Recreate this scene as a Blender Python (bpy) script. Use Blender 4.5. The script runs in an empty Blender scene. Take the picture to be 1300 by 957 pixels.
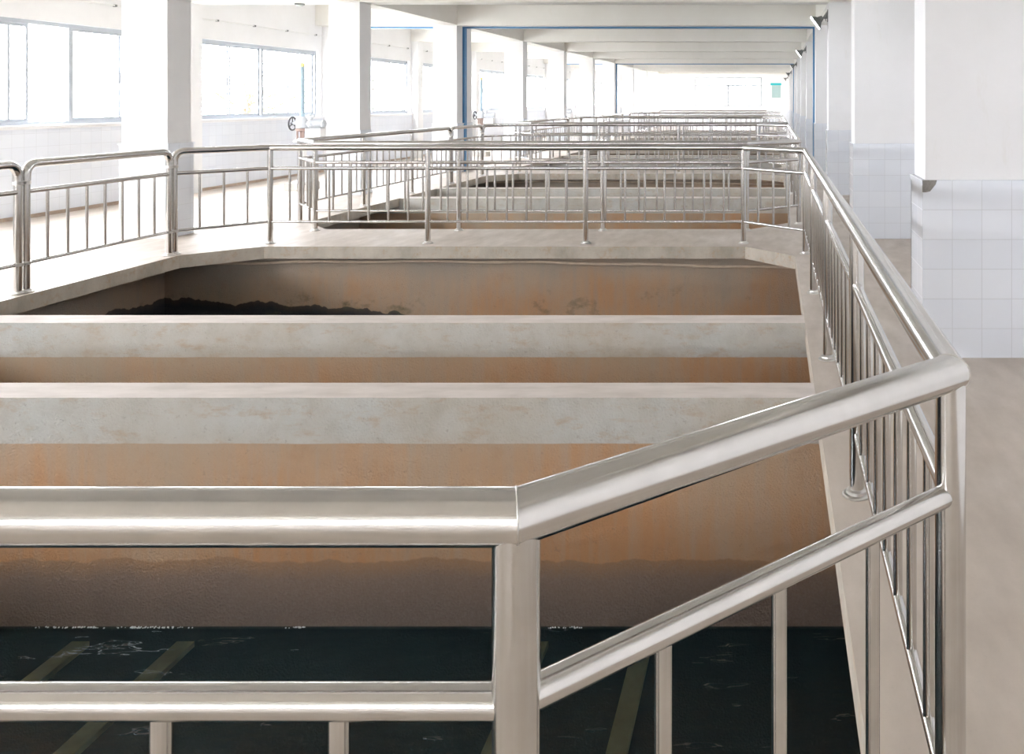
import bpy, bmesh, math, random
from mathutils import Vector, Matrix
from mathutils.geometry import tessellate_polygon
random.seed(7)
sc = bpy.context.scene
COL = sc.collection
F = 1050.0
EYE = 1.71
PERIOD = 9.84
NT = 5                      # tanks
Y_BACK, Y_END = -9.0, 59.6
X_WIN, X_RIGHT = -10.95, 2.15
Z_BEAM, Z_CEIL = 3.53, 4.12
WATER_Z = -1.32

# ------------------------------------------------------------------ materials
def mat(name):
    m = bpy.data.materials.new(name); m.use_nodes = True
    nt = m.node_tree; nt.nodes.clear()
    out = nt.nodes.new('ShaderNodeOutputMaterial')
    b = nt.nodes.new('ShaderNodeBsdfPrincipled')
    nt.links.new(b.outputs[0], out.inputs[0])
    return m, nt, b, out
def node(nt, typ, **kw):
    n = nt.nodes.new(typ)
    for k, v in kw.items():
        if k.startswith('i_'): n.inputs[k[2:].replace('_', ' ')].default_value = v
        else: setattr(n, k, v)
    return n
def L(nt, a, b): nt.links.new(a, b)
def pos(nt): return nt.nodes.new('ShaderNodeNewGeometry').outputs['Position']
def scaled(nt, vec, s):
    m = node(nt, 'ShaderNodeMapping'); m.inputs['Scale'].default_value = s
    L(nt, vec, m.inputs['Vector']); return m.outputs[0]
def noise(nt, vec, scale, detail=4, rough=.55, out='Fac'):
    n = node(nt, 'ShaderNodeTexNoise'); n.inputs['Scale'].default_value = scale
    n.inputs['Detail'].default_value = detail; n.inputs['Roughness'].default_value = rough
    L(nt, vec, n.inputs['Vector']); return n.outputs[out]
def ramp(nt, fac, stops, interp='LINEAR'):
    r = node(nt, 'ShaderNodeValToRGB'); e = r.color_ramp.elements; r.color_ramp.interpolation = interp
    while len(e) < len(stops): e.new(.5)
    for i, (p, c) in enumerate(stops):
        e[i].position = p
        e[i].color = (c, c, c, 1) if isinstance(c, (int, float)) else (*c, 1)
    L(nt, fac, r.inputs[0]); return r.outputs[0]
def mix(nt, fac, a, b, blend='MIX'):
    m = node(nt, 'ShaderNodeMix', data_type='RGBA', blend_type=blend)
    for sock, v in ((m.inputs[0], fac), (m.inputs[6], a), (m.inputs[7], b)):
        if isinstance(v, (int, float)): sock.default_value = v
        elif isinstance(v, tuple): sock.default_value = (*v, 1)
        else: L(nt, v, sock)
    return m.outputs[2]
def math_(nt, op, a, b=0.0, clamp=False):
    m = node(nt, 'ShaderNodeMath', operation=op); m.use_clamp = clamp
    for i, v in enumerate((a, b)):
        if isinstance(v, (int, float)): m.inputs[i].default_value = v
        else: L(nt, v, m.inputs[i])
    return m.outputs[0]
def bump(nt, b, h, strength=.2, dist=.01):
    n = node(nt, 'ShaderNodeBump'); n.inputs['Strength'].default_value = strength; n.inputs['Distance'].default_value = dist
    L(nt, h, n.inputs['Height']); L(nt, n.outputs[0], b.inputs['Normal'])
def setc(b, col, rough=.5, metal=0.0, spec=.5):
    b.inputs['Base Color'].default_value = (*col, 1); b.inputs['Roughness'].default_value = rough
    b.inputs['Metallic'].default_value = metal; b.inputs['Specular IOR Level'].default_value = spec

def simple(name, col, rough=.5, metal=0.0, nscale=30, var=.06, bmp=.05):
    m, nt, b, o = mat(name); setc(b, col, rough, metal)
    n = noise(nt, pos(nt), nscale)
    L(nt, mix(nt, n, tuple(c * (1 - var) for c in col), tuple(min(1, c * (1 + var)) for c in col)), b.inputs['Base Color'])
    if bmp: bump(nt, b, n, bmp, .003)
    return m

# brushed stainless steel
def make_steel():
    m, nt, b, o = mat('brushed_stainless_steel'); setc(b, (.80, .78, .75), .2, 1.0)
    tc = node(nt, 'ShaderNodeTexCoord')
    p = pos(nt)
    n = noise(nt, scaled(nt, p, (6, 6, 6)), 3, 4)
    L(nt, ramp(nt, n, [(.3, (.665, .65, .63)), (.7, (.60, .588, .57))]), b.inputs['Base Color'])
    u = scaled(nt, tc.outputs['UV'], (4, 900, 1))
    br = noise(nt, u, 1.0, 3, .6)
    L(nt, ramp(nt, br, [(.3, .13), (.7, .19)]), b.inputs['Roughness'])
    bump(nt, b, br, .06, .0006)
    return m
STEEL = make_steel()
CHROME = simple('weld_flange_steel', (.62, .60, .57), .32, 1.0)

def make_paint(name, c1, c2, scale=1.4, rough=.6, stain=None):
    m, nt, b, o = mat(name); setc(b, c1, rough)
    p = pos(nt)
    n = noise(nt, p, scale, 6, .6)
    col = ramp(nt, n, [(.3, c1), (.7, c2)])
    if stain:
        s = noise(nt, scaled(nt, p, (2.5, 2.5, .7)), 2.0, 5, .7)
        col = mix(nt, ramp(nt, s, [(.62, 0.0), (.75, .35)]), col, stain)
    L(nt, col, b.inputs['Base Color'])
    bump(nt, b, noise(nt, p, 45, 4), .12, .004)
    return m
PAINT = make_paint('white_wall_paint', (.83, .83, .84), (.78, .78, .785), stain=(.70, .68, .63))
CEILPAINT = make_paint('white_ceiling_paint', (.83, .82, .79), (.77, .76, .72), .9, stain=(.72, .68, .60))

def make_tile():
    m, nt, b, o = mat('glazed_white_tile'); setc(b, (.8, .84, .9), .2)
    tc = node(nt, 'ShaderNodeTexCoord')
    br = node(nt, 'ShaderNodeTexBrick', offset=0.0, squash=1.0)
    for k, v in (('Scale', 1.0), ('Mortar Size', .0022), ('Mortar Smooth', .2), ('Bias', 0.0), ('Brick Width', .198), ('Row Height', .198)):
        br.inputs[k].default_value = v
    br.inputs['Color1'].default_value = (.76, .795, .86, 1)
    br.inputs['Color2'].default_value = (.80, .83, .885, 1)
    br.inputs['Mortar'].default_value = (.60, .62, .66, 1)
    L(nt, tc.outputs['UV'], br.inputs['Vector'])
    L(nt, br.outputs['Color'], b.inputs['Base Color'])
    L(nt, ramp(nt, br.outputs['Fac'], [(0, .16), (1, .7)]), b.inputs['Roughness'])
    w = noise(nt, pos(nt), 3.0, 2)
    h = math_(nt, 'SUBTRACT', math_(nt, 'MULTIPLY', w, 1.2), br.outputs['Fac'])
    bump(nt, b, h, .25, .004)
    return m
TILE = make_tile()

def make_floor():
    m, nt, b, o = mat('worn_concrete_floor'); setc(b, (.6, .55, .5), .5)
    p = pos(nt)
    n1 = noise(nt, p, .9, 6, .65); n2 = noise(nt, scaled(nt, p, (1, .35, 1)), 6, 6, .6); n3 = noise(nt, p, 90, 3)
    c = ramp(nt, n1, [(.3, (.49, .42, .36)), (.5, (.57, .50, .435)), (.72, (.64, .575, .52))])
    c = mix(nt, ramp(nt, n2, [(.35, 0.0), (.7, .5)]), c, (.40, .35, .30))
    c = mix(nt, ramp(nt, n3, [(.6, 0.0), (.75, .25)]), c, (.38, .34, .30))
    L(nt, c, b.inputs['Base Color'])
    L(nt, ramp(nt, n2, [(.3, .38), (.7, .6)]), b.inputs['Roughness'])
    bump(nt, b, n2, .15, .004)
    return m
FLOOR = make_floor()

def make_kerb():      # cut edge of the slab: pale concrete with ochre runs
    m, nt, b, o = mat('slab_edge_concrete'); setc(b, (.6, .56, .5), .8)
    p = pos(nt)
    n1 = noise(nt, scaled(nt, p, (1, 1, .5)), 3, 6, .65); n2 = noise(nt, p, 14, 5, .7)
    c = ramp(nt, n1, [(.3, (.38, .34, .28)), (.5, (.50, .45, .38)), (.7, (.60, .54, .46))])
    c = mix(nt, ramp(nt, n2, [(.52, 0.0), (.70, .7)]), c, (.46, .32, .20))
    L(nt, c, b.inputs['Base Color']); bump(nt, b, n2, .5, .008)
    return m
KERB = make_kerb()

def make_tank(name, plaster_band):
    """Stained tank concrete: optional pale plaster band at the top, ochre below, dark wet growth under the tide line."""
    m, nt, b, o = mat(name); setc(b, (.5, .4, .3), .85)
    p = pos(nt)
    sep = node(nt, 'ShaderNodeSeparateXYZ'); L(nt, p, sep.inputs[0])
    z, x = sep.outputs['Z'], sep.outputs['X']
    big = noise(nt, scaled(nt, p, (1, 1, .6)), 1.1, 5, .6)
    med = noise(nt, p, 5.0, 6, .68)
    streak = noise(nt, scaled(nt, p, (9, 9, .8)), 1.6, 5, .6)
    fine = noise(nt, p, 70, 5, .65)
    gx = math_(nt, 'MULTIPLY_ADD', x, .11) # replaced below
    nt.nodes.remove(gx.node)
    # share of orange grows to the right
    mr = node(nt, 'ShaderNodeMapRange'); L(nt, x, mr.inputs[0])
    mr.inputs[1].default_value = -7; mr.inputs[2].default_value = 1; mr.inputs[3].default_value = -.12; mr.inputs[4].default_value = .12
    ofac = math_(nt, 'ADD', math_(nt, 'ADD', big, mr.outputs[0]), math_(nt, 'MULTIPLY', math_(nt, 'ADD', z, .55), -.28))
    if plaster_band:
        ochre = ramp(nt, ofac, [(.28, (.50, .39, .28)), (.48, (.57, .38, .24)), (.66, (.60, .33, .165))])
    else:
        ochre = ramp(nt, ofac, [(.25, (.42, .36, .30)), (.48, (.52, .385, .275)), (.68, (.58, .34, .19))])
    ochre = mix(nt, ramp(nt, streak, [(.45, 0.0), (.75, .5)]), ochre, (.48, .42, .34) if plaster_band else (.40, .36, .31))
    ochre = mix(nt, ramp(nt, med, [(.56, 0.0), (.8, .45)]), ochre, (.45, .26, .15))
    # tide line, wavy
    wav = noise(nt, scaled(nt, p, (1, 1, .02)), 2.3, 4, .6)
    tide = math_(nt, 'ADD', z, math_(nt, 'MULTIPLY', math_(nt, 'SUBTRACT', wav, .5), .16 if plaster_band else .34))
    if plaster_band:
        t0, t1, t2 = -.945, -.935, -1.22
    else:
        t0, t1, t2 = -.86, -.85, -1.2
        rise = node(nt, 'ShaderNodeMapRange'); L(nt, x, rise.inputs[0])
        for i_, v_ in enumerate((-7.3, -3.3, .22, -.06)): rise.inputs[i_+1].default_value = v_
        tide = math_(nt, 'SUBTRACT', tide, rise.outputs[0])
    def step(v, lo, hi):
        r = node(nt, 'ShaderNodeMapRange'); L(nt, v, r.inputs[0])
        r.inputs[1].default_value = lo; r.inputs[2].default_value = hi; r.inputs[3].default_value = 0; r.inputs[4].default_value = 1
        r.clamp = True; return r.outputs[0]
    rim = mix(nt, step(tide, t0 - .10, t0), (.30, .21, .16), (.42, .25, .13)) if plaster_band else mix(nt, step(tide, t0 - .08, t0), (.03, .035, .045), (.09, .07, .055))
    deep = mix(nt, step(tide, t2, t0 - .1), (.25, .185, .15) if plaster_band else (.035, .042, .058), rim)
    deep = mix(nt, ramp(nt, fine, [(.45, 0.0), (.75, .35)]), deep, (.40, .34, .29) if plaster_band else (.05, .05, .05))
    col = mix(nt, step(tide, t0, t1), deep, ochre)
    if plaster_band:
        pl = mix(nt, .5, ramp(nt, med, [(.3, (.50, .47, .40)), (.5, (.63, .605, .55)), (.75, (.70, .69, .65))]), ramp(nt, big, [(.35, (.58, .50, .39)), (.5, (.62, .59, .53)), (.65, (.66, .69, .68))]))
        pl = mix(nt, ramp(nt, noise(nt, scaled(nt, p, (1.2, 1, 3)), 4.5, 6, .7), [(.54, 0.0), (.68, .6)]), pl, (.54, .40, .27))
        crack = noise(nt, scaled(nt, p, (1, 1, 3)), 6, 8, .75)
        pl = mix(nt, ramp(nt, crack, [(.66, 0.0), (.72, .7)]), pl, (.20, .19, .16))
        zz = math_(nt, 'ADD', z, math_(nt, 'MULTIPLY', med, .012))
        col = mix(nt, step(zz, -.262, -.256), col, pl)
    else:
        alg = noise(nt, scaled(nt, p, (1, 1, 1.3)), 1.3, 5, .7)
        band = math_(nt, 'MULTIPLY', step(z, -1.0, -.75), math_(nt, 'SUBTRACT', 1.0, step(z, -.7, -.45)))
        col = mix(nt, math_(nt, 'MULTIPLY', band, ramp(nt, alg, [(.56, 0.0), (.66, .8)])), col, (.10, .115, .06))
        col = mix(nt, math_(nt, 'MULTIPLY', step(z, -.45, -.2), .5), col, (.36, .33, .28))
    col = mix(nt, ramp(nt, noise(nt, p, 38, 3), [(.64, 0.0), (.74, .28)]), col, (.26, .20, .15))
    col = mix(nt, step(z, WATER_Z-.02, WATER_Z), (.015, .025, .025), col)
    L(nt, col, b.inputs['Base Color'])
    L(nt, mix(nt, step(tide, t0, t1), (.55, .55, .55), (.9, .9, .9)), b.inputs['Roughness'])
    rough = step(tide, t2, t1)
    hh = math_(nt, 'ADD', math_(nt, 'MULTIPLY', fine, math_(nt, 'SUBTRACT', 1.6, rough)), math_(nt, 'MULTIPLY', med, .8))
    bump(nt, b, hh, 1.0, .02)
    return m
TANK_B = make_tank('stained_baffle_concrete', True)
TANK_W = make_tank('stained_tank_concrete', False)

def make_top():       # trowelled tops of the dividing walls
    m, nt, b, o = mat('pale_wall_top_concrete'); setc(b, (.66, .62, .58), .6)
    p = pos(nt)
    n = noise(nt, scaled(nt, p, (1, 3, 1)), 3.2, 6, .6)
    L(nt, ramp(nt, n, [(.3, (.58, .52, .475)), (.6, (.72, .655, .615))]), b.inputs['Base Color'])
    bump(nt, b, n, .2, .004)
    return m
WALLTOP = make_top()

def make_water():
    m, nt, b, o = mat('dark_green_water'); nt.nodes.remove(b)
    p = pos(nt)
    r = noise(nt, scaled(nt, p, (1.0, 3.6, 1)), 2.6, 3, .5)
    s = ramp(nt, r, [(.655, 0.0), (.685, 1.0), (.715, 0.0)])
    h = math_(nt, 'ADD', math_(nt, 'MULTIPLY', noise(nt, scaled(nt, p, (1, 2, 1)), 5, 2), .35), math_(nt, 'MULTIPLY', s, .6))
    bp = node(nt, 'ShaderNodeBump'); bp.inputs['Strength'].default_value = .7; bp.inputs['Distance'].default_value = .04
    L(nt, h, bp.inputs['Height'])
    g = node(nt, 'ShaderNodeBsdfGlossy'); g.inputs['Roughness'].default_value = .04; L(nt, bp.outputs[0], g.inputs['Normal'])
    g.inputs['Color'].default_value = (.8, .8, .8, 1)
    t = node(nt, 'ShaderNodeBsdfTransparent'); t.inputs['Color'].default_value = (.36, .42, .41, 1)
    f = node(nt, 'ShaderNodeFresnel'); f.inputs['IOR'].default_value = 1.33; L(nt, bp.outputs[0], f.inputs['Normal'])
    mx = node(nt, 'ShaderNodeMixShader'); L(nt, f.outputs[0], mx.inputs[0]); L(nt, t.outputs[0], mx.inputs[1]); L(nt, g.outputs[0], mx.inputs[2])
    d = node(nt, 'ShaderNodeBsdfDiffuse'); d.inputs['Color'].default_value = (.008, .018, .022, 1)   # silt hanging in the water
    ad = node(nt, 'ShaderNodeAddShader'); L(nt, mx.outputs[0], ad.inputs[0]); L(nt, d.outputs[0], ad.inputs[1])
    L(nt, ad.outputs[0], o.inputs[0])
    return m
WATER = make_water()

def make_glass():
    m, nt, b, o = mat('window_glass'); nt.nodes.remove(b)
    g = node(nt, 'ShaderNodeBsdfGlossy'); g.inputs['Roughness'].default_value = .02
    t = node(nt, 'ShaderNodeBsdfTransparent'); t.inputs['Color'].default_value = (.96, .96, .97, 1)
    mx = node(nt, 'ShaderNodeMixShader'); mx.inputs[0].default_value = .06; L(nt, t.outputs[0], mx.inputs[1]); L(nt, g.outputs[0], mx.inputs[2])
    L(nt, mx.outputs[0], o.inputs[0]); return m
GLASS = make_glass()
ALU = simple('aluminium_window_frame', (.46, .49, .53), .4, .3)
DARK = simple('dark_rubber', (.05, .05, .055), .5)
BLUE = simple('blue_joint_paint', (.045, .20, .42), .45)
CASTGREY = simple('grey_cast_aluminium', (.17, .18, .175), .6, 0)
LENS = simple('lamp_glass', (.5, .52, .5), .12, 0)
CEMENT = simple('broken_grey_cement', (.27, .255, .235), .95, 0, 60, .3, .8)
VALVEGREY = simple('valve_grey_enamel', (.50, .52, .54), .35)
VALVEDARK = simple('valve_black_wheel', (.045, .045, .05), .4)
VALVEBROWN = simple('valve_bronze_yoke', (.30, .22, .19), .5, .2)
TUBEBLUE = simple('pale_blue_tube', (.30, .40, .46), .4)
YELLOW = simple('yellow_cap', (.78, .70, .28), .4)
WHITEBOX = simple('white_enamel', (.78, .78, .77), .4)
BASEB = simple('brown_base_strip', (.42, .33, .26), .8, 0, 12, .3)
PLANK = simple('silted_beam', (.88, .60, .32), .8, 0, 14, .3, .4)
TANKFLOOR = simple('silted_tank_floor', (.02, .075, .10), .9, 0, 3, .4)
PIPE = simple('grimy_pipe', (.62, .50, .38), .7, 0, 8, .3)
FOAM = simple('white_foam', (.85, .87, .88), .6)
POSTER = simple('pale_poster', (.36, .50, .49), .5)
POSTER_HEAD = simple('teal_poster_heading', (.02, .48, .52), .5)
POSTER_TXT = simple('grey_green_poster_text', (.40, .55, .55), .5)
GROUND = simple('pale_yard_paving', (.50, .50, .46), .9, 0, 1.5, .12)
BARK = simple('tree_bark', (.16, .11, .07), .9, 0, 12, .3, .5)
LEAF = simple('tree_leaf', (.17, .21, .13), .6, 0, 6, .4, 0)
STONE = simple('valve_plinth_concrete', (.55, .52, .48), .85, 0, 12, .15)

# ------------------------------------------------------------------ mesh helpers
def bm_box(bm, x0, x1, y0, y1, z0, z1, mi=0):
    vs = [bm.verts.new(v) for v in ((x0,y0,z0),(x1,y0,z0),(x1,y1,z0),(x0,y1,z0),(x0,y0,z1),(x1,y0,z1),(x1,y1,z1),(x0,y1,z1))]
    for f in ((0,3,2,1),(4,5,6,7),(0,1,5,4),(1,2,6,5),(2,3,7,6),(3,0,4,7)):
        bm.faces.new([vs[i] for i in f]).material_index = mi
def bm_prism(bm, pts, axis, a, b, mi=0):
    """pts 2-D polygon; axis 'x' -> pts are (y,z), 'y' -> (x,z), 'z' -> (x,y)."""
    def P(p, t): return {'x': (t, p[0], p[1]), 'y': (p[0], t, p[1]), 'z': (p[0], p[1], t)}[axis]
    A = [bm.verts.new(P(p, a)) for p in pts]; B = [bm.verts.new(P(p, b)) for p in pts]
    n = len(pts)
    fs = [bm.faces.new(A), bm.faces.new(B[::-1])]
    for i in range(n): fs.append(bm.faces.new((A[i], B[i], B[(i+1) % n], A[(i+1) % n])))
    for f in fs: f.material_index = mi
    bmesh.ops.recalc_face_normals(bm, faces=fs)
def bm_sweep(bm, path, r, seg=20, caps=True, uvl=None, mi=0):
    path = [Vector(p) for p in path]
    n = len(path)
    dirs = [(path[i+1] - path[i]).normalized() for i in range(n-1)]
    t = dirs[0]
    u = t.orthogonal().normalized(); v = t.cross(u)
    rings = []; lens = [0]
    for i in range(n-1): lens.append(lens[-1] + (path[i+1]-path[i]).length)
    for i in range(n):
        tin = dirs[max(0, i-1)]; tout = dirs[min(n-2, i)]
        nn = (tin + tout).normalized()
        ring = []
        for k in range(seg):
            a = 2*math.pi*k/seg
            q = u*(r*math.cos(a)) + v*(r*math.sin(a))
            if 0 < i < n-1: q = q - tin * (q.dot(nn)/tin.dot(nn))
            ring.append(bm.verts.new(path[i] + q))
        rings.append(ring)
        if i < n-1:
            rot = tin.rotation_difference(tout)
            u = rot @ u; v = rot @ v
    uvl = bm.loops.layers.uv.verify()
    for i in range(n-1):
        for k in range(seg):
            k2 = (k+1) % seg
            f = bm.faces.new((rings[i][k], rings[i][k2], rings[i+1][k2], rings[i+1][k]))
            f.smooth = True; f.material_index = mi
            uvs = ((lens[i], k/seg), (lens[i], (k+1)/seg), (lens[i+1], (k+1)/seg), (lens[i+1], k/seg))
            for lp, q in zip(f.loops, uvs): lp[uvl].uv = q
    if caps:
        for ring, fl in ((rings[0], True), (rings[-1], False)):
            f = bm.faces.new(ring[::-1] if fl else ring); f.material_index = mi
def bm_cyl(bm, a, b, r, seg=20, mi=0): bm_sweep(bm, [a, b], r, seg, True, None, mi)
def bm_lathe(bm, prof, c=(0,0,0), axis='z', seg=28, mi=0):
    """prof: list of (radius, height)."""
    def P(r, h, a):
        x, y = r*math.cos(a), r*math.sin(a)
        p = {'z': (x, y, h), 'x': (h, x, y), 'y': (x, h, y)}[axis]
        return (p[0]+c[0], p[1]+c[1], p[2]+c[2])
    rings = [[bm.verts.new(P(r, h, 2*math.pi*k/seg)) for k in range(seg)] for r, h in prof]
    fs = []
    for i in range(len(prof)-1):
        for k in range(seg):
            fs.append(bm.faces.new((rings[i][k], rings[i][(k+1) % seg], rings[i+1][(k+1) % seg], rings[i+1][k])))
    for f in fs: f.smooth = True
    fs.append(bm.faces.new(rings[0])); fs.append(bm.faces.new(rings[-1]))
    for f in fs: f.material_index = mi
    bmesh.ops.recalc_face_normals(bm, faces=fs)
def bm_torus(bm, c, R, r, axis='x', seg=36, sg=10, mi=0):
    pts = []
    for i in range(seg):
        a = 2*math.pi*i/seg; row = []
        for j in range(sg):
            b = 2*math.pi*j/sg
            rr = R + r*math.cos(b); h = r*math.sin(b)
            q = {'x': (h, rr*math.cos(a), rr*math.sin(a)), 'z': (rr*math.cos(a), rr*math.sin(a), h), 'y': (rr*math.cos(a), h, rr*math.sin(a))}[axis]
            row.append(bm.verts.new((c[0]+q[0], c[1]+q[1], c[2]+q[2])))
        pts.append(row)
    fs = []
    for i in range(seg):
        for j in range(sg):
            f = bm.faces.new((pts[i][j], pts[(i+1) % seg][j], pts[(i+1) % seg][(j+1) % sg], pts[i][(j+1) % sg])); f.smooth = True; fs.append(f)
            f.material_index = mi
    bmesh.ops.recalc_face_normals(bm, faces=fs)
def box_uv(me, ox=0, oy=0, oz=0):
    uvl = me.uv_layers.new(name='UVMap') if not me.uv_layers else me.uv_layers[0]
    for f in me.polygons:
        n = f.normal
        for li in f.loop_indices:
            co = me.vertices[me.loops[li].vertex_index].co
            if abs(n.x) >= max(abs(n.y), abs(n.z)): q = (co.y-oy, co.z-oz)
            elif abs(n.y) >= abs(n.z): q = (co.x-ox, co.z-oz)
            else: q = (co.x-ox, co.y-oy)
            uvl.data[li].uv = q
def obj(name, bm, mats, parent=None, loc=(0,0,0), uvo=None, bevel=0, sharp=35, **props):
    if bevel:
        es = [e for e in bm.edges if len(e.link_faces) == 2 and e.calc_face_angle(0) > .6]
        bmesh.ops.bevel(bm, geom=es, offset=bevel, segments=2, affect='EDGES', profile=.6)
    me = bpy.data.meshes.new(name)
    bm.to_mesh(me); bm.free()
    if uvo is not None: box_uv(me, *uvo)
    for m in (mats if isinstance(mats, (list, tuple)) else [mats]): me.materials.append(m)
    me.set_sharp_from_angle(angle=math.radians(sharp))
    o = bpy.data.objects.new(name, me); COL.objects.link(o); o.location = loc
    if parent: o.parent = parent
    for k, v in props.items(): o[k] = v
    return o
def linked(name, me, parent, loc, rotz=0):
    o = bpy.data.objects.new(name, me); COL.objects.link(o); o.parent = parent; o.location = loc; o.rotation_euler = (0, 0, rotz)
    return o
def thing(name, label, cat, loc=(0,0,0), group=None, rotz=0):
    o = bpy.data.objects.new(name, None); COL.objects.link(o); o.location = loc; o.rotation_euler = (0, 0, rotz)
    o['label'] = label; o['category'] = cat
    if group: o['group'] = group
    return o
def copy_tree(o, parent=None):
    c = o.copy(); COL.objects.link(c)
    if parent: c.parent = parent
    for ch in list(o.children): copy_tree(ch, c)
    return c
def struct(name, bm, mats, label=None, cat=None, **kw):
    o = obj(name, bm, mats, kind='structure', **kw)
    if label: o['label'] = label
    if cat: o['category'] = cat
    return o
NB = bmesh.new

# ------------------------------------------------------------------ floor slab with octagonal tank openings
def octagon(o):
    return [(-.29, 1.25+o), (.25, 1.85+o), (.25, 9.15+o), (-.327, 9.75+o), (-6.0, 9.75+o), (-6.6, 9.2+o), (-6.6, 1.9+o), (-6.0, 1.25+o)]
def build_floor():
    bm = NB()
    outer = [(X_WIN, Y_BACK), (X_RIGHT, Y_BACK), (X_RIGHT, Y_END), (X_WIN, Y_END)]
    loops = [outer] + [octagon(k*PERIOD) for k in range(NT)]
    flat = [p for l in loops for p in l]
    tris = tessellate_polygon([[Vector((x, y, 0)) for x, y in l] for l in loops])
    top = [bm.verts.new((x, y, 0)) for x, y in flat]; bot = [bm.verts.new((x, y, -.143)) for x, y in flat]
    fs = []
    for t in tris:
        fs.append(bm.faces.new([top[i] for i in t])); fs.append(bm.faces.new([bot[i] for i in t][::-1]))
    k = 0
    for l in loops:
        n = len(l)
        for i in range(n):
            a, b = k+i, k+(i+1) % n
            f = bm.faces.new((top[a], top[b], bot[b], bot[a])); f.material_index = 1; fs.append(f)
        k += n
    bmesh.ops.recalc_face_normals(bm, faces=bm.faces[:])
    return struct('floor', bm, [FLOOR, KERB], 'pale concrete floor slab with five octagonal tank openings', 'floor')
build_floor()

# ------------------------------------------------------------------ tanks under the floor
XL, XR = -7.3, .95
names = ['nearest', 'second', 'third', 'fourth', 'fifth and farthest']
for k in range(NT):
    o = k*PERIOD
    nm = names[k]
    for wn, b_ in (('wall_tank_front', (XL-.2, XR+.2, .85+o, 1.05+o)), ('wall_tank_back', (XL-.2, XR+.2, 9.93+o, 10.13+o)),
                   ('wall_tank_left', (XL-.2, XL, 1.05+o, 9.93+o)), ('wall_tank_right', (XR, XR+.2, 1.05+o, 9.93+o))):
        bm = NB(); bm_box(bm, *b_, -2.2, -.143)
        side = wn.split('_')[-1]
        struct(wn, bm, TANK_W, f'stained {side} wall inside the {nm} tank', 'tank wall')
    bm = NB(); bm_box(bm, XL-.2, XR+.2, .85+o, 10.13+o, -2.35, -2.2); struct('tank_floor', bm, TANKFLOOR, f'dark silted bottom of the {nm} tank', 'tank floor')
    for j, (ya, yb) in enumerate(((4.775, 5.03), (6.39, 6.62))):
        bm = NB()
        pts = [(XL, -2.2), (XR, -2.2), (XR, -.143), (.249, -.143), (.249, 0), (-6.599, 0), (-6.599, -.143), (XL, -.143)]
        bm_prism(bm, pts, 'y', ya+o, yb+o)
        for f in bm.faces:
            if f.normal.z > .9 and f.calc_center_median().z > -.05: f.material_index = 1
        struct('dividing_wall', bm, [TANK_B, WALLTOP], f"{'nearer' if j == 0 else 'farther'} pale topped concrete wall across the {nm} tank", 'dividing wall')
    bm = NB()
    bm_box(bm, XL, XR, 1.05+o, 4.775+o, WATER_Z-.002, WATER_Z); bm_box(bm, XL, XR, 5.03+o, 6.39+o, WATER_Z-.002, WATER_Z); bm_box(bm, XL, XR, 6.62+o, 9.93+o, WATER_Z-.002, WATER_Z)
    # a single sheet is enough: keep the top faces only
    bm.normal_update()
    bmesh.ops.delete(bm, geom=[f for f in bm.faces if f.normal.z < .5], context='FACES')
    w = struct('water', bm, WATER, f'dark green still water in the {nm} tank', 'water')

# silted beams just under the water, and foam at the wall, in the nearest tank
for x, lab in ((-3.95, 'silted yellow beam under the water, leftmost of the four'), (-3.35, 'silted yellow beam under the water, second from the left'),
               (-1.33, 'silted yellow beam under the water, just right of the thick foreground post'), (-.74, 'silted yellow beam under the water, seen below the slanting middle rail')):
    bm = NB(); bm_box(bm, x-.05, x+.05, 1.06, 4.72, -1.40, -1.37)
    obj('submerged_beam', bm, PLANK, bevel=.008, label=lab, category='beam', group='beams under the water of the nearest tank')
bm = NB()
for i in range(150):
    x = random.choice([random.gauss(-3.98, .06), random.gauss(-3.68, .05), random.gauss(-3.5, .07), random.gauss(-2.72, .03), random.uniform(-4.4, -3.3), random.uniform(-1.3, -1.1)])
    r = random.uniform(.002, .006)
    bmesh.ops.create_icosphere(bm, subdivisions=1, radius=r, matrix=Matrix.Translation((x, 4.77-random.uniform(0, .012), WATER_Z+.001)))
obj('foam', bm, FOAM, kind='stuff', label='specks of white foam where the water meets the wall', category='foam')

# pipe under the slab edge, back of each tank
def pipe_bm():
    bm = NB(); pts = []
    for i in range(41):
        t = i/40; x = -7.2+8.0*t
        z = -.245 + .045*math.sin(t*math.pi*1.25+.2) + .006*math.sin(t*37)
        pts.append((x, 9.885, z))
    bm_sweep(bm, pts, .017, 10)
    return bm
p0 = obj('conduit_pipe', pipe_bm(), PIPE, label='thin sagging pipe on the back wall of the nearest tank', category='pipe')
p1 = p0.copy(); COL.objects.link(p1); p1.location = (0, PERIOD, 0); p1['label'] = 'thin sagging pipe on the back wall of the second tank'

# ------------------------------------------------------------------ walls, ceiling, beams
def bays():
    # (y0, y1) clear window spans between wall pilasters
    c = [-9.0, -4.05, .75, 5.75, 10.55, 15.4, 20.27, 25.25, 30.15, 35.0, 39.95, 45.0, 49.9, 54.7, 59.6]
    return c
BC = bays()
ZS, ZT = 1.36, 2.92
spans = [(a+.32, b-.35) for a, b in zip(BC[:-1], BC[1:])][1:]
bm = NB(); xo = X_WIN-.24
bm_box(bm, xo, X_WIN, Y_BACK-.24, Y_END+.24, -.143, ZS); bm_box(bm, xo, X_WIN, Y_BACK-.24, Y_END+.24, ZT, Z_CEIL)
ys = [Y_BACK-.24] + [v for s in spans for v in s] + [Y_END+.24]
for i in range(0, len(ys), 2): bm_box(bm, xo, X_WIN, ys[i], ys[i+1], ZS, ZT)
struct('wall_left', bm, PAINT, 'white window wall on the bright side of the hall', 'wall')
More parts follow.
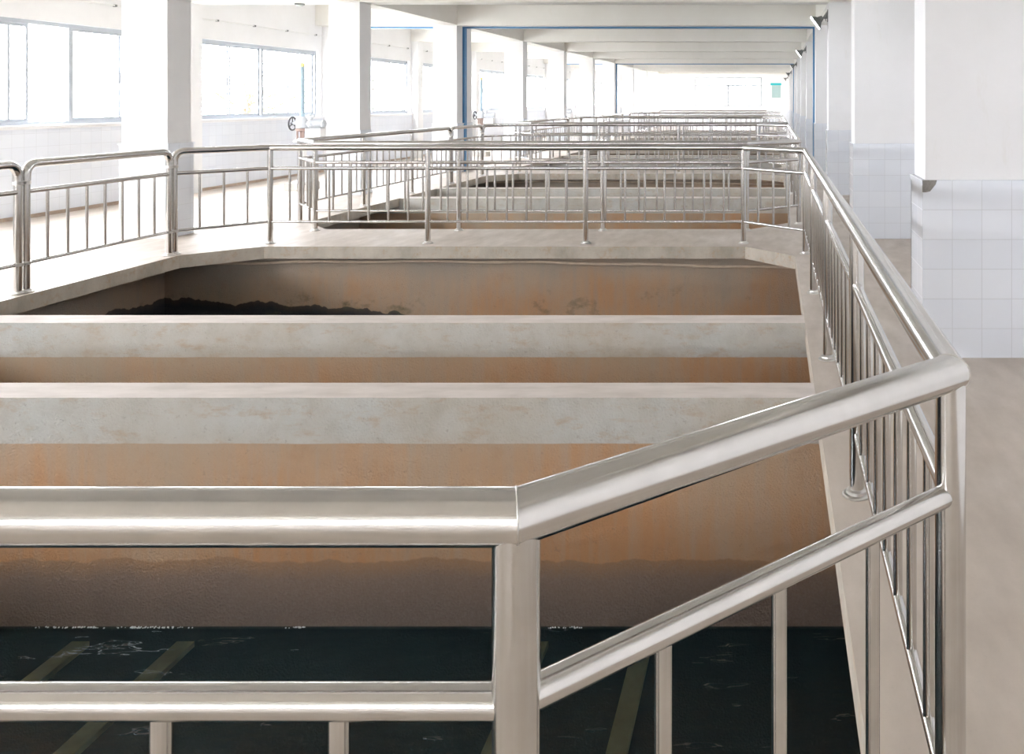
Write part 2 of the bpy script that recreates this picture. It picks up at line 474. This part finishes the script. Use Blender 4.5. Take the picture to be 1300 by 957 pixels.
bm = NB(); bm_box(bm, X_WIN, X_WIN+.02, Y_BACK, Y_END, .05, 1.30)
struct('wall_left_tiles', bm, TILE, 'white square tiles lining the wall below the side windows', 'tiles', uvo=(0, 0, 0.05))
bm = NB(); bm_box(bm, X_WIN, X_WIN+.045, Y_BACK, Y_END, 0, .05)
struct('baseboard_left', bm, BASEB, 'grimy brown strip at the foot of the window wall', 'baseboard')
bm = NB(); bm_box(bm, X_WIN-.02, X_WIN+.05, Y_BACK, Y_END, 1.30, 1.355)
struct('trim_1', bm, PAINT, 'continuous white window ledge along the window wall', 'ledge')
bm = NB()
for c in BC[1:-1]: bm_box(bm, X_WIN, X_WIN+.2, c-.185, c+.185, 0, Z_CEIL-.01)
struct('trim_2', bm, PAINT, 'row of shallow white pilasters on the window wall', 'pilasters')

FILL_WIN = [(a+1.9, b-1.9) for a, b in zip(BC[3:-1], BC[4:])]  # unseen window strips added in the right wall to brighten the hall
bm = NB(); xa, xb = X_RIGHT, X_RIGHT+.24
bm_box(bm, xa, xb, Y_BACK-.24, Y_END+.24, -.143, 2.6); bm_box(bm, xa, xb, Y_BACK-.24, Y_END+.24, 3.2, Z_CEIL)
ys = [Y_BACK-.24] + [v for q in FILL_WIN for v in q] + [Y_END+.24]
for i in range(0, len(ys), 2): bm_box(bm, xa, xb, ys[i], ys[i+1], 2.6, 3.2)
struct('wall_right', bm, PAINT, 'white wall behind the row of piers', 'wall')

# end wall with opening
EW = (-5.6, -.8, 1.38, 3.45)
def wall_hole(y0, y1, x0, x1, z0, z1, holes):
    bm = NB(); cur = x0
    for (a, b, c, d) in sorted(holes):
        bm_box(bm, cur, a, y0, y1, z0, z1); bm_box(bm, a, b, y0, y1, z0, c); bm_box(bm, a, b, y0, y1, d, z1); cur = b
    bm_box(bm, cur, x1, y0, y1, z0, z1)
    return bm
struct('wall_end', wall_hole(Y_END, Y_END+.24, X_WIN-.24, X_RIGHT+.24, -.143, Z_CEIL, [EW]), PAINT, 'white wall closing the far end of the hall', 'wall')
bm = NB(); bm_box(bm, X_WIN, X_RIGHT, Y_END-.02, Y_END, 0, 1.19); struct('wall_end_tiles', bm, TILE, 'pale tiles along the foot of the far wall', 'tiles', uvo=(0, 0, 0))
BWIN = [(-9.8, -6.0, 1.4, 2.65), (-5.2, -1.6, 1.4, 2.65)]
struct('wall_back', wall_hole(Y_BACK-.24, Y_BACK, X_WIN-.24, X_RIGHT+.24, -.143, Z_CEIL, BWIN), PAINT, 'white wall behind the viewer', 'wall')
bm = NB(); bm_box(bm, X_WIN-.24, X_RIGHT+.24, Y_BACK-.24, Y_END+.24, Z_CEIL, Z_CEIL+.2); struct('ceiling', bm, CEILPAINT, 'white painted ceiling slab above the beams', 'ceiling')

def beam(y0, y1, lab):
    bm = NB(); bm_box(bm, X_WIN, X_RIGHT, y0, y1, Z_BEAM, Z_CEIL)
    struct('ceiling_beam', bm, CEILPAINT, lab, 'beam', bevel=.012)
ordn = ['over the viewer', 'above the nearest tank', 'over the walkway past the nearest tank', 'above the second tank', 'just before the blue joint', 'just past the blue joint', 'above the third tank',
        'over the walkway past the third tank', 'above the fourth tank', 'before the second blue joint', 'past the second blue joint', 'above the fifth tank', 'over the walkway past the fifth tank', 'next to the far wall']
CY = [(.55, .97), (5.54, 5.96), (10.33, 10.75), (15.14, 15.56), (19.8, 20.16), (20.38, 20.74), (25.05, 25.47), (29.95, 30.37), (34.75, 35.17), (39.5, 39.86), (40.02, 40.38), (44.8, 45.2), (49.7, 50.1), (54.5, 54.9)]
for (a, b), w in zip(CY, ordn): beam(a, b, 'white transverse ceiling beam ' + w)
beam(-4.25, -3.85, 'white transverse ceiling beam behind the viewer')
for nm_, x0, x1 in (('trim_3', -7.86, -7.55), ('trim_4', 1.03, 1.33)):
    bm = NB(); ys = [Y_BACK] + [v for s in [(-4.25, -3.85)] + CY for v in s] + [Y_END]
    for i in range(0, len(ys), 2): bm_box(bm, x0, x1, ys[i]+.001, ys[i+1]-.001, Z_BEAM+.01, Z_CEIL)
    struct(nm_, bm, CEILPAINT, 'white lengthwise beam on top of the ' + ('window side columns' if x0 < 0 else 'piers'), 'beam')

# joint covers (blue)
def joint(y0, y1, nth):
    bm = NB()
    bm_box(bm, X_WIN+.21, X_RIGHT-.01, y0+.001, y1-.001, Z_BEAM-.03, Z_BEAM+.06)
    bm_box(bm, -8.13, -7.525, y0+.03, y1-.03, 0, Z_BEAM-.031)
    bm_box(bm, .985, X_RIGHT-.01, y0+.03, y1-.03, 0, Z_BEAM-.031)
    struct('trim_%d' % nth, bm, BLUE, 'blue painted expansion joint ' + ('between the paired columns of the nearer joint' if nth == 5 else 'farther down the hall'), 'joint cover')
joint(20.16, 20.38, 5); joint(39.86, 40.02, 6)

# columns on the window side, piers on the right
TZ = 1.185
def notched_tiles(bm, x0, x1, y0, notch):
    if notch:
        pts = [(x0, 0), (x1, 0), (x1, TZ), (x0+.098, TZ), (x0+.088, TZ-.03), (x0+.07, TZ-.052), (x0+.052, TZ-.075), (x0+.025, TZ-.082), (x0, TZ-.082)]
    else: pts = [(x0, 0), (x1, 0), (x1, TZ), (x0, TZ)]
    bm_prism(bm, pts, 'y', y0-.022, y0)
place = {1: 'in front, nearest the viewer with a chipped tile corner', 2: 'second from the viewer', 3: 'third from the viewer carrying the nearest floodlight', 4: 'just before the blue joint', 5: 'just past the blue joint',
         6: 'carrying the second floodlight', 7: 'between the second and third floodlights', 8: 'carrying the third floodlight', 9: 'before the farther blue joint', 10: 'past the farther blue joint',
         11: 'carrying the fourth floodlight', 12: 'near the far end between the last two floodlights', 13: 'carrying the farthest floodlight'}
placeL = {2: 'in front, nearest the viewer beside the double railing post', 3: 'second from the viewer, beside the nearest valve', 4: 'just before the blue joint', 5: 'just past the blue joint', 6: 'third tank, nearer one',
          7: 'beside the walkway past the third tank', 8: 'beside the fourth tank', 9: 'before the farther blue joint', 10: 'past the farther blue joint', 11: 'beside the fifth tank', 12: 'past the fifth tank', 13: 'last before the far wall'}
for i in range(1, len(CY)):
    y0, y1 = CY[i]
    bm = NB(); bm_box(bm, 1.022, X_RIGHT, y0, y1, 0, Z_BEAM+(.005 if i else 0))
    p = struct('pier', bm, PAINT, 'wide white pier ' + place[i], 'pier', bevel=.008)
    p['group'] = 'piers along the walkway'
    bm = NB(); notched_tiles(bm, 1.0, X_RIGHT, y0, i == 1)
    bm_box(bm, 1.0, 1.022, y0, y1+.02, 0, TZ if i != 1 else TZ-.082)
    if i == 1: bm_box(bm, 1.0, 1.022, y0+.0, y1+.02, TZ-.082, TZ); bm_box(bm, .991, 1.0, y0-.022, y1+.02, TZ-.035, TZ+.004)
    bm_box(bm, 1.0, X_RIGHT, y1, y1+.02, 0, TZ)
    t = obj('tile_cladding', bm, TILE, parent=p, uvo=(1.0, y0-.022, -.003))
    if i == 1:
        bm = NB(); bm_prism(bm, [(1.001, TZ-.09), (1.06, TZ-.085), (1.105, TZ-.03), (1.108, TZ-.001), (1.001, TZ-.001)], 'y', y0-.012, y0+.001)
        obj('chipped_mortar', bm, CEMENT, parent=p, label='rough grey cement where the tile broke off')
    if i == 1: continue
    bm = NB(); bm_box(bm, -8.13, -7.562, y0, y1, 0, Z_BEAM+.005)
    p = struct('column', bm, PAINT, 'square white column ' + placeL[i], 'column', bevel=.008)
    p['group'] = 'columns on the window side'
    bm = NB(); bm_box(bm, -8.15, -7.54, y0-.02, y1+.02, 0, TZ-.02); bm_box(bm, -8.16, -7.53, y0-.03, y1+.03, TZ-.02, TZ)
    obj('tile_cladding', bm, TILE, parent=p, uvo=(-8.15, y0-.02, 0))

# ------------------------------------------------------------------ windows
def side_window(idx, y0, y1, open_sash=False):
    xf = X_WIN-.10
    bm = NB()
    h0, h1 = ZS, ZT
    bm_box(bm, xf-.045, xf+.045, y0, y1, h1-.06, h1); bm_box(bm, xf-.045, xf+.045, y0, y1, h0, h0+.05)
    bm_box(bm, xf-.045, xf+.045, y0, y0+.05, h0+.05, h1-.06); bm_box(bm, xf-.045, xf+.045, y1-.05, y1, h0+.05, h1-.06)
    w = (y1-y0)/4
    ms = [y0+w, y0+2*w, y0+3*w]
    for m_ in (ms[1],): bm_box(bm, xf-.045, xf+.045, m_-.03, m_+.03, h0+.05, h1-.06)
    fr = struct('window_%d' % idx, bm, ALU, None, None, bevel=.004)
    # four sliding sashes
    edges = [(y0+.05, ms[0]+.03, .018), (ms[0]-.03, ms[1]-.03, -.018), (ms[1]+.03, ms[2]+.03, .018), (ms[2]-.03, y1-.05, -.018)]
    if open_sash: edges[1] = (ms[0]-.62, ms[1]-.68, -.018)
    for (a, b, dx) in edges:
        bm = NB(); x = xf+dx
        bm_box(bm, x-.014, x+.014, a, a+.04, h0+.05, h1-.06); bm_box(bm, x-.014, x+.014, b-.04, b, h0+.05, h1-.06)
        bm_box(bm, x-.014, x+.014, a+.04, b-.04, h0+.05, h0+.095); bm_box(bm, x-.014, x+.014, a+.04, b-.04, h1-.105, h1-.06)
        s = obj('sash', bm, ALU, parent=fr)
        bm = NB(); bm_box(bm, x-.003, x+.003, a+.04, b-.04, h0+.095, h1-.105); obj('pane', bm, GLASS, parent=s)
        if dx < 0:
            bm = NB(); bm_box(bm, x+.014, x+.03, a+.008, a+.03, 2.02, 2.20); obj('handle', bm, DARK, parent=s)
    fr['label'] = 'four pane sliding aluminium window in bay %d of the window wall' % idx
    fr['category'] = 'window'
    return fr
for i, (a, b) in enumerate(spans): side_window(i+1, a, b, i == 3)
nW = len(spans)
def flat_window(idx, y, x0, x1, z0, z1, cols, transom=None, lab=''):
    bm = NB(); t = .10 if y > 0 else .05
    bm_box(bm, x0, x1, y-.04, y+.04, z0, z0+t); bm_box(bm, x0, x1, y-.04, y+.04, z1-t, z1)
    bm_box(bm, x0, x0+t, y-.04, y+.04, z0+t, z1-t); bm_box(bm, x1-t, x1, y-.04, y+.04, z0+t, z1-t)
    for c in range(1, cols):
        x = x0+(x1-x0)*c/cols; bm_box(bm, x-.8*t, x+.8*t, y-.04, y+.04, z0+t, (transom or z1-t))
    if transom: bm_box(bm, x0+t, x1-t, y-.04, y+.04, transom-.06, transom+.06)
    fr = struct('window_%d' % idx, bm, ALU, lab, 'window', bevel=.004)
    bm = NB(); bm_box(bm, x0+t, x1-t, y-.003, y+.003, z0+t, z1-t); obj('pane', bm, GLASS, parent=fr)
flat_window(nW+1, Y_END+.1, *EW, 2, 2.86, 'wide aluminium window in the far end wall')
for j, h in enumerate(BWIN): flat_window(nW+2+j, Y_BACK-.1, h[0], h[1], h[2], h[3], 3, None, 'tall aluminium window behind the viewer, %s' % ('window side', 'middle', 'pier side')[j])

for j, (a, b) in enumerate(FILL_WIN):  # frames and panes of the added fill windows, hidden by the piers
    xf = X_RIGHT+.1
    bm = NB()
    bm_box(bm, xf-.03, xf+.03, a, b, 2.6, 2.65); bm_box(bm, xf-.03, xf+.03, a, b, 3.15, 3.2)
    for y in (a, (a+b)/2-.025, b-.05): bm_box(bm, xf-.03, xf+.03, y, y+.05, 2.65, 3.15)
    fr = struct('window_%d' % (nW+4+j), bm, ALU, 'small unseen two pane window added to brighten the hall, in bay %d behind the piers' % (j+1), 'window')
    bm = NB(); bm_box(bm, xf-.003, xf+.003, a+.05, b-.05, 2.65, 3.15); obj('pane', bm, GLASS, parent=fr)

# ------------------------------------------------------------------ railings
ZTOP, ZMID, ZBOT = 1.153, .905, .262
RT, RP, RM, RB, RBAL = .037, .0315, .0225, .0165, .0135
def cyl_mesh(name, z0, z1, r, seg=20):
    bm = NB(); bm_cyl(bm, (0,0,z0), (0,0,z1), r, seg)
    me = bpy.data.meshes.new(name); bm.to_mesh(me); bm.free(); me.materials.append(STEEL); me.set_sharp_from_angle(angle=.6); return me
POST_ME = cyl_mesh('post', 0, ZTOP-.012, RP, 28)
POSTR_ME = cyl_mesh('post', 0, ZTOP-.15, RP, 28)
BAL_ME = cyl_mesh('baluster', ZBOT, ZMID, RBAL, 16)
bm = NB(); bm_lathe(bm, [(.062, 0), (.062, .006), (.058, .010), (.045, .012), (.043, .024), (.036, .030), (.032, .031)])
FL_ME = bpy.data.meshes.new('base_flange'); bm.to_mesh(FL_ME); bm.free(); FL_ME.materials.append(CHROME); FL_ME.set_sharp_from_angle(angle=.5)

def arc_down(p, d, start):
    """points for a tube that rises at p and bends into horizontal direction d (radius .1); reversed for an end."""
    R_ = .10; p = Vector((p[0], p[1], 0)); d = Vector((d[0], d[1], 0)).normalized()
    pts = [p + Vector((0, 0, ZTOP-.15))]
    for i in range(9):
        a = math.pi/2*i/8
        pts.append(p + d*(R_*(1-math.cos(a))) + Vector((0, 0, ZTOP-R_+R_*math.sin(a))))
    return pts if start else pts[::-1]
def post(root, x, y, me=POST_ME):
    p = linked('post', me, root, (x, y, 0))
    linked('base_flange', FL_ME, p, (0, 0, 0))
    return p
def rail_run(root, a, b, bays_, first, last, round_a=False, round_b=False):
    """posts, middle rail, bottom rail and balusters of one straight run."""
    A, B = Vector((*a, 0)), Vector((*b, 0)); d = (B-A).normalized()
    for z, r, nm in ((ZMID, RM, 'middle_rail'), (ZBOT, RB, 'bottom_rail')):
        bm = NB(); bm_cyl(bm, A+d*.01+Vector((0,0,z)), B-d*.01+Vector((0,0,z)), r, 20)
        obj(nm, bm, STEEL, parent=root)
    for i in range(bays_+1):
        q = A.lerp(B, i/bays_)
        if (i > 0 or first) and (i < bays_ or last): post(root, q.x, q.y, POSTR_ME if (i == 0 and round_a) or (i == bays_ and round_b) else POST_ME)
    per = 4 if (B-A).length < 1.2 else 8
    for i in range(bays_*per):
        if i % per == 0: continue
        q = A.lerp(B, i/(bays_*per)); linked('baluster', BAL_ME, root, (q.x, q.y, 0))

P = [(-6.7, 9.26), (-6.06, 9.97), (-.352, 9.97), (.365, 9.29), (.365, 1.70), (-.344, 1.11), (-6.06, 1.11), (-6.7, 1.88), (-6.7, 7.34)]
BYS = [1, 3, 1, 4, 1, 3, 1, 3]
rail_labels = ['stainless steel railing ringing the nearest tank, its thick corner filling the foreground',
               'stainless steel railing ringing the second tank, just across the first walkway',
               'stainless steel railing ringing the third tank, just past the blue expansion joint',
               'stainless steel railing ringing the fourth tank, well down the hall',
               'stainless steel railing ringing the fifth tank, the one nearest the end wall']
ring = thing('tank_railing', rail_labels[0], 'railing', (0,0,0), 'railings round the tanks')
d0 = (P[1][0]-P[0][0], P[1][1]-P[0][1])
path = arc_down(P[0], d0, True) + [Vector((*p, ZTOP)) for p in P[1:-1]] + arc_down(P[-1], (0, -1), False)
bm = NB(); bm_sweep(bm, path, RT, 36)
obj('top_rail', bm, STEEL, parent=ring, sharp=20)
def weld(root, p0, p1, p2, z):
    a, b, c_ = (Vector((*q, z)) for q in (p0, p1, p2)); t1 = (b-a).normalized(); t2 = (c_-b).normalized(); n = (t1+t2).normalized()
    u = Vector((0, 0, 1)); v = t1.cross(u); pts = []
    for k in range(33):
        g = 2*math.pi*k/32; q = (u*math.cos(g)+v*math.sin(g))*(RT+.0002); pts.append(b + q - t1*(q.dot(n)/t1.dot(n)))
    bm = NB(); bm_sweep(bm, pts, .0013, 6, False); obj('weld_seam', bm, CHROME, parent=root)
for i in range(1, 8): weld(ring, P[i-1], P[i], P[i+1], ZTOP)
for i in range(8):
    rail_run(ring, P[i], P[i+1], BYS[i], i == 0 or True, i == 7, i == 0, i == 7)
gate_labels = ['rounded steel railing panel clamped in the gap beside the nearest tank, by the first column',
               'rounded steel railing panel clamped in the gap beside the second tank',
               'rounded steel railing panel clamped in the gap beside the third tank',
               'rounded steel railing panel clamped in the gap beside the fourth tank',
               'rounded steel railing panel clamped in the gap beside the fifth tank']
gate = thing('railing_panel', gate_labels[0], 'railing panel', (-6.7, 7.42, 0), 'removable panels in the railings')
gl = 1.76
g0 = arc_down((0, 0), (0, 1), True); g1 = arc_down((0, gl), (0, -1), False)
bm = NB(); bm_sweep(bm, g0+g1, RT, 32); obj('top_rail', bm, STEEL, parent=gate, sharp=20)
rail_run(gate, (0, 0), (0, gl), 1, True, True, True, True)
for y in (-.04, gl+.04):
    for z in (ZTOP-.17, ZBOT):
        bm = NB()
        for s in (-1, 1): bm_lathe(bm, [(.0375, -.014), (.0375, .014)], (0, y+s*.04, z), 'z', 20)
        bm_box(bm, -.012, .012, y-.05, y+.05, z-.014, z+.014)
        bm_cyl(bm, (-.02, y, z), (.045, y, z), .007, 8)
        obj('clamp', bm, CHROME, parent=gate, label='dull steel clamp band')
for k in range(1, NT):
    c = copy_tree(ring); c.location = (0, k*PERIOD, 0); c['label'] = rail_labels[k]
    g = copy_tree(gate); g.location = (-6.7, 7.42+k*PERIOD, 0); g['label'] = gate_labels[k]

# ------------------------------------------------------------------ valve actuators in the window aisle
def make_valve():
    t = thing('valve_actuator', '', 'valve actuator', (0,0,0), 'valve actuators along the window aisle')
    bm = NB(); bm_box(bm, -.22, .22, -.22, .22, 0, .14); obj('plinth', bm, STONE, parent=t, bevel=.01)
    bm = NB(); bm_lathe(bm, [(.15, .14), (.15, .165), (.09, .18), (.075, .24), (.075, .86), (.09, .92), (.15, .935), (.15, .96)]); obj('pedestal', bm, WHITEBOX, parent=t)
    bm = NB()
    bm_lathe(bm, [(.12, .96), (.12, .985)]); bm_lathe(bm, [(.09, 1.13), (.12, 1.15), (.12, 1.185), (.09, 1.19)])
    for a in range(4): bm_cyl(bm, (.085*math.cos(a*1.57+.78), .085*math.sin(a*1.57+.78), .98), (.085*math.cos(a*1.57+.78), .085*math.sin(a*1.57+.78), 1.15), .018, 10)
    bm_cyl(bm, (0,0,.97), (0,0,1.2), .028, 14)
    obj('yoke', bm, VALVEBROWN, parent=t)
    bm = NB(); bm_lathe(bm, [(.085, 1.185), (.11, 1.2), (.115, 1.34), (.10, 1.37), (.06, 1.39), (.05, 1.42)]); bm_cyl(bm, (-.11, 0, 1.28), (-.19, 0, 1.28), .03, 14); obj('gearbox', bm, VALVEGREY, parent=t)
    bm = NB(); bm_sweep(bm, [(0,0,1.40), (0,0,2.40)], .042, 20); obj('stem_tube', bm, TUBEBLUE, parent=t)
    bm = NB(); bm_lathe(bm, [(.046, 2.385), (.046, 2.44), (.03, 2.46), (.006, 2.465)]); obj('stem_cap', bm, YELLOW, parent=t, label='yellow cap on the stem tube')
    bm = NB()
    bm_torus(bm, (-.19, 0, 1.28), .125, .016, 'x')
    for a in (90, 210, 330):
        bm_cyl(bm, (-.19, 0, 1.28), (-.19, .125*math.cos(math.radians(a)), 1.28+.125*math.sin(math.radians(a))), .011, 8)
    bm_lathe(bm, [(.03, -.215), (.03, -.165)], (0, 0, 1.28), 'x', 16)
    obj('handwheel', bm, VALVEDARK, parent=t)
    bm = NB()
    prof = [(.05, .10), (.07, .13), (.07, .17)]
    x = .17
    for i in range(8): prof += [(.082, x), (.082, x+.012), (.070, x+.014), (.070, x+.026)]; x += .028
    prof += [(.078, x), (.078, x+.03), (.05, x+.05)]
    bm_lathe(bm, prof, (0, 0, 1.275), 'x', 24); obj('motor', bm, VALVEGREY, parent=t)
    bm = NB(); bm_box(bm, .11, .40, -.10, .10, 1.02, 1.185); obj('terminal_box', bm, WHITEBOX, parent=t, bevel=.012)
    bm = NB(); bm_lathe(bm, [(.045, 1.35), (.05, 1.37), (.05, 1.44), (.03, 1.46)], (.15, 0, 0)); bm_cyl(bm, (.15, 0, 1.42), (.235, 0, 1.43), .025, 12); bm_cyl(bm, (.15, 0, 1.36), (.15, 0, 1.30), .03, 12)
    obj('indicator_fitting', bm, VALVEGREY, parent=t)
    return t
v0 = make_valve(); v0.location = (-9.13, 16.05, 0); v0['label'] = 'grey motorised valve with black handwheel and tall yellow capped stem, nearest of the row'
for k, lab in ((1, 'grey motorised valve with handwheel just past the blue joint'), (2, 'distant grey motorised valve beside the fourth tank')):
    v = copy_tree(v0); v.location = (-9.13, 16.05+k*PERIOD, 0); v['label'] = lab

# ------------------------------------------------------------------ floodlights on the piers
def make_flood():
    t = thing('floodlight', '', 'floodlight', (0,0,0), 'floodlights on the piers')
    # local: origin at wall plate, lamp hangs toward -X, opening faces down-left
    bm = NB(); bm_box(bm, -.012, 0, -.06, .06, -.10, .12); bm_prism(bm, [(-.012, .11), (-.012, -.02), (-.10, -.03), (-.09, -.01)], 'y', -.006, .006); obj('wall_plate', bm, CASTGREY, parent=t)
    bm = NB(); bm_box(bm, -.15, -.012, -.02, .02, -.045, -.015); bm_prism(bm, [(-.06, -.03), (-.04, -.09), (-.03, -.09), (-.045, -.03)], 'y', -.02, .02); obj('bracket_arm', bm, CASTGREY, parent=t)
    ax = Vector((-.78, .2, -.60)).normalized(); up = Vector((-.60, 0, .80)).normalized(); side = Vector((0, 1, 0))
    c0 = Vector((-.10, 0, -.02))
    rings = []
    for dist, hh, hw in ((0, .035, .035), (.05, .055, .055), (.075, .06, .06), (.15, .13, .15), (.158, .15, .17), (.168, .15, .17)):
        c = c0 + ax*dist
        rings.append([c + up*(sy*hh) + side*(sx*hw) for sx, sy in ((-1, -.7), (-1, .7), (-.7, 1), (.7, 1), (1, .7), (1, -.7), (.7, -1), (-.7, -1))])
    bm = NB(); vs = [[bm.verts.new(q) for q in r] for r in rings]
    fs = []
    for i in range(len(vs)-1):
        for k in range(8): fs.append(bm.faces.new((vs[i][k], vs[i][(k+1) % 8], vs[i+1][(k+1) % 8], vs[i+1][k])))
    fs.append(bm.faces.new(vs[0])); fs.append(bm.faces.new(vs[-1])); bmesh.ops.recalc_face_normals(bm, faces=fs)
    obj('lamp_housing', bm, CASTGREY, parent=t, sharp=25)
    bm = NB(); c = c0+ax*.169
    q = [c + up*(sy*.137) + side*(sx*.157) for sx, sy in ((-1, -1), (-1, 1), (1, 1), (1, -1))]
    A = [bm.verts.new(v) for v in q]; B = [bm.verts.new(v+ax*.006) for v in q]
    fs = [bm.faces.new(A), bm.faces.new(B[::-1])] + [bm.faces.new((A[i], B[i], B[(i+1) % 4], A[(i+1) % 4])) for i in range(4)]
    bmesh.ops.recalc_face_normals(bm, faces=fs); obj('lens', bm, LENS, parent=t)
    bm = NB(); bm_sweep(bm, [(-.06, 0, -.02), (-.03, 0, .06), (-.012, 0, .12), (-.02, 0, .18), (-.012, 0, .235)], .007, 8); obj('cable', bm, WHITEBOX, parent=t, label='pale supply cable')
    return t
fl_l = ['nearest and largest grey floodlight high on the third pier', 'second grey floodlight, on the pier past the blue joint', 'third grey floodlight, small, facing down to the tanks', 'fourth grey floodlight, near the far end', 'farthest tiny grey floodlight by the end wall']
fl0 = make_flood()
for k, y in enumerate((15.3, 25.2, 34.95, 45.0, 54.7)):
    f = fl0 if k == 0 else copy_tree(fl0)
    f.location = (1.022, y, 3.285); f['label'] = fl_l[k]

# small round lamp under the aisle beam, wire along the window wall
t = thing('ceiling_light', 'small round grey fitting under the beam in the window aisle', 'light', (-8.78, 15.35, Z_BEAM))
bm = NB(); bm_lathe(bm, [(.085, 0), (.09, -.015), (.08, -.035)], seg=28); obj('rim', bm, CASTGREY, parent=t)
bm = NB(); bm_lathe(bm, [(.07, -.034), (.05, -.05), (.01, -.056)], seg=28); obj('diffuser', bm, LENS, parent=t)
for i in range(2, nW):
    a, b = spans[i]
    if i > 9: break
    t = thing('wall_conduit', '', 'conduit', (X_WIN, 0, 0), 'conduits above the side windows')
    t['label'] = 'thin clipped conduit on the wall above window bay %d' % (i+1)
    bm = NB(); bm_cyl(bm, (.03, a-.1, 3.30), (.03, b+.1, 3.30), .012, 8); obj('tube', bm, WHITEBOX, parent=t)
    for k in range(4):
        y = a+.55+k*(b-a-.7)/3
        bm = NB(); bm_box(bm, 0, .05, y-.018, y+.018, 3.282, 3.318); obj('clip', bm, CASTGREY, parent=t)

# notice on the end wall
t = thing('notice_board', 'pale green notice with a teal heading on the far end wall', 'notice', (.26, Y_END-.003, 0))
bm = NB(); bm_box(bm, -.32, .32, -.012, 0, 1.98, 3.0); obj('board', bm, POSTER, parent=t)
bm = NB(); bm_box(bm, -.42, .36, -.022, -.012, 2.88, 3.04); obj('heading', bm, POSTER_HEAD, parent=t, label='teal heading strip')
bm = NB()
for i in range(10): bm_box(bm, -.26, .26-random.uniform(0, .18), -.015, -.012, 2.78-i*.075, 2.80-i*.075)
obj('text_lines', bm, POSTER_TXT, parent=t)

# ------------------------------------------------------------------ outside
bm = NB(); bm_box(bm, -70, X_WIN-.24, -60, 120, -.6, -.4); bm_box(bm, X_RIGHT+.24, 60, -60, 120, -.6, -.4); bm_box(bm, X_WIN-.24, X_RIGHT+.24, -60, Y_BACK-.24, -.6, -.4); bm_box(bm, X_WIN-.24, X_RIGHT+.24, Y_END+.24, 120, -.6, -.4); struct('ground_outside', bm, GROUND, 'pale paved yard outside the windows', 'ground')
def tree(x, y, h, lab, seed):
    rnd = random.Random(seed)
    t = thing('garden_tree', lab, 'tree', (x, y, -.4), 'trees outside the windows')
    bm = NB()
    bm_sweep(bm, [(0,0,0), (.05,0,h*.25), (-.05,.05,h*.5), (0,0,h*.8)], .11, 10)
    tips = []
    for i in range(14):
        a = rnd.uniform(0, 6.28); z = rnd.uniform(.35, .75)*h; r = rnd.uniform(.6, 1.5)
        e = (math.cos(a)*r, math.sin(a)*r, z+rnd.uniform(.4, 1.2)); tips.append(e)
        bm_sweep(bm, [(0,0,z), ((e[0])*.5, e[1]*.5, z+.3), e], .03, 6)
    obj('trunk', bm, BARK, parent=t)
    bm = NB()
    for i in range(1800):
        e = rnd.choice(tips); p = Vector((e[0]+rnd.gauss(0, .45), e[1]+rnd.gauss(0, .45), e[2]+rnd.gauss(0, .4)))
        d = Vector((rnd.uniform(-1, 1), rnd.uniform(-1, 1), rnd.uniform(-1, .4))).normalized()*.11; s = d.orthogonal().normalized()*.03
        vs = [bm.verts.new(v) for v in (p, p+d*.5+s, p+d, p+d*.5-s)]; bm.faces.new(vs)
    obj('crown', bm, LEAF, parent=t)
tree(-14.8, 23.3, 2.9, 'leafy green tree outside the side window left of the nearest valve', 1)
tree(-15.5, 30.5, 3.2, 'leafy green tree outside, farther along the window wall', 4)

# ------------------------------------------------------------------ light
w = bpy.data.worlds.new('overcast_sky'); sc.world = w; w.use_nodes = True
bg = w.node_tree.nodes['Background']; bg.inputs[0].default_value = (.945, .965, 1.0, 1); bg.inputs[1].default_value = 31.0
def portal(loc, rot, sx, sy):
    l = bpy.data.lights.new('window_daylight_portal', 'AREA'); l.shape = 'RECTANGLE'; l.size = sx; l.size_y = sy
    l.cycles.is_portal = True
    o = bpy.data.objects.new('window_daylight_portal', l); COL.objects.link(o); o.location = loc; o.rotation_euler = rot; o['kind'] = 'helper'
for a, b in spans: portal((X_WIN-.22, (a+b)/2, (ZS+ZT)/2), (0, -math.pi/2, 0), ZT-ZS, b-a)
for a, b in FILL_WIN: portal((X_RIGHT+.22, (a+b)/2, 2.9), (0, math.pi/2, 0), .6, b-a)  # sky light through the added right wall openings
portal(((EW[0]+EW[1])/2, Y_END+.22, (EW[2]+EW[3])/2), (-math.pi/2, 0, 0), EW[1]-EW[0], EW[3]-EW[2])
for h in BWIN: portal(((h[0]+h[1])/2, Y_BACK-.22, (h[2]+h[3])/2), (math.pi/2, 0, 0), h[1]-h[0], h[3]-h[2])

# ------------------------------------------------------------------ camera
cd = bpy.data.cameras.new('camera'); cam = bpy.data.objects.new('camera', cd); COL.objects.link(cam)
cam.location = (0, 0, EYE); cam.rotation_euler = (math.pi/2, 0, 0)
cd.sensor_width = 36; cd.lens = F*36/1300
cd.shift_x = -(981-650)/1300; cd.shift_y = -(478.5-128.8)/1300
cd.clip_start = .05; cd.clip_end = 500
sc.camera = cam
vs = sc.view_settings
vs.view_transform = 'Standard'; vs.look = 'None'; vs.gamma = 1; vs.use_curve_mapping = False; vs.exposure = 0.0
c = sc.cycles
c.use_denoising = True; c.denoiser = 'OPENIMAGEDENOISE'
c.max_bounces = 14; c.diffuse_bounces = 9; c.glossy_bounces = 5; c.transparent_max_bounces = 12; c.sample_clamp_indirect = 12
c.use_adaptive_sampling = False
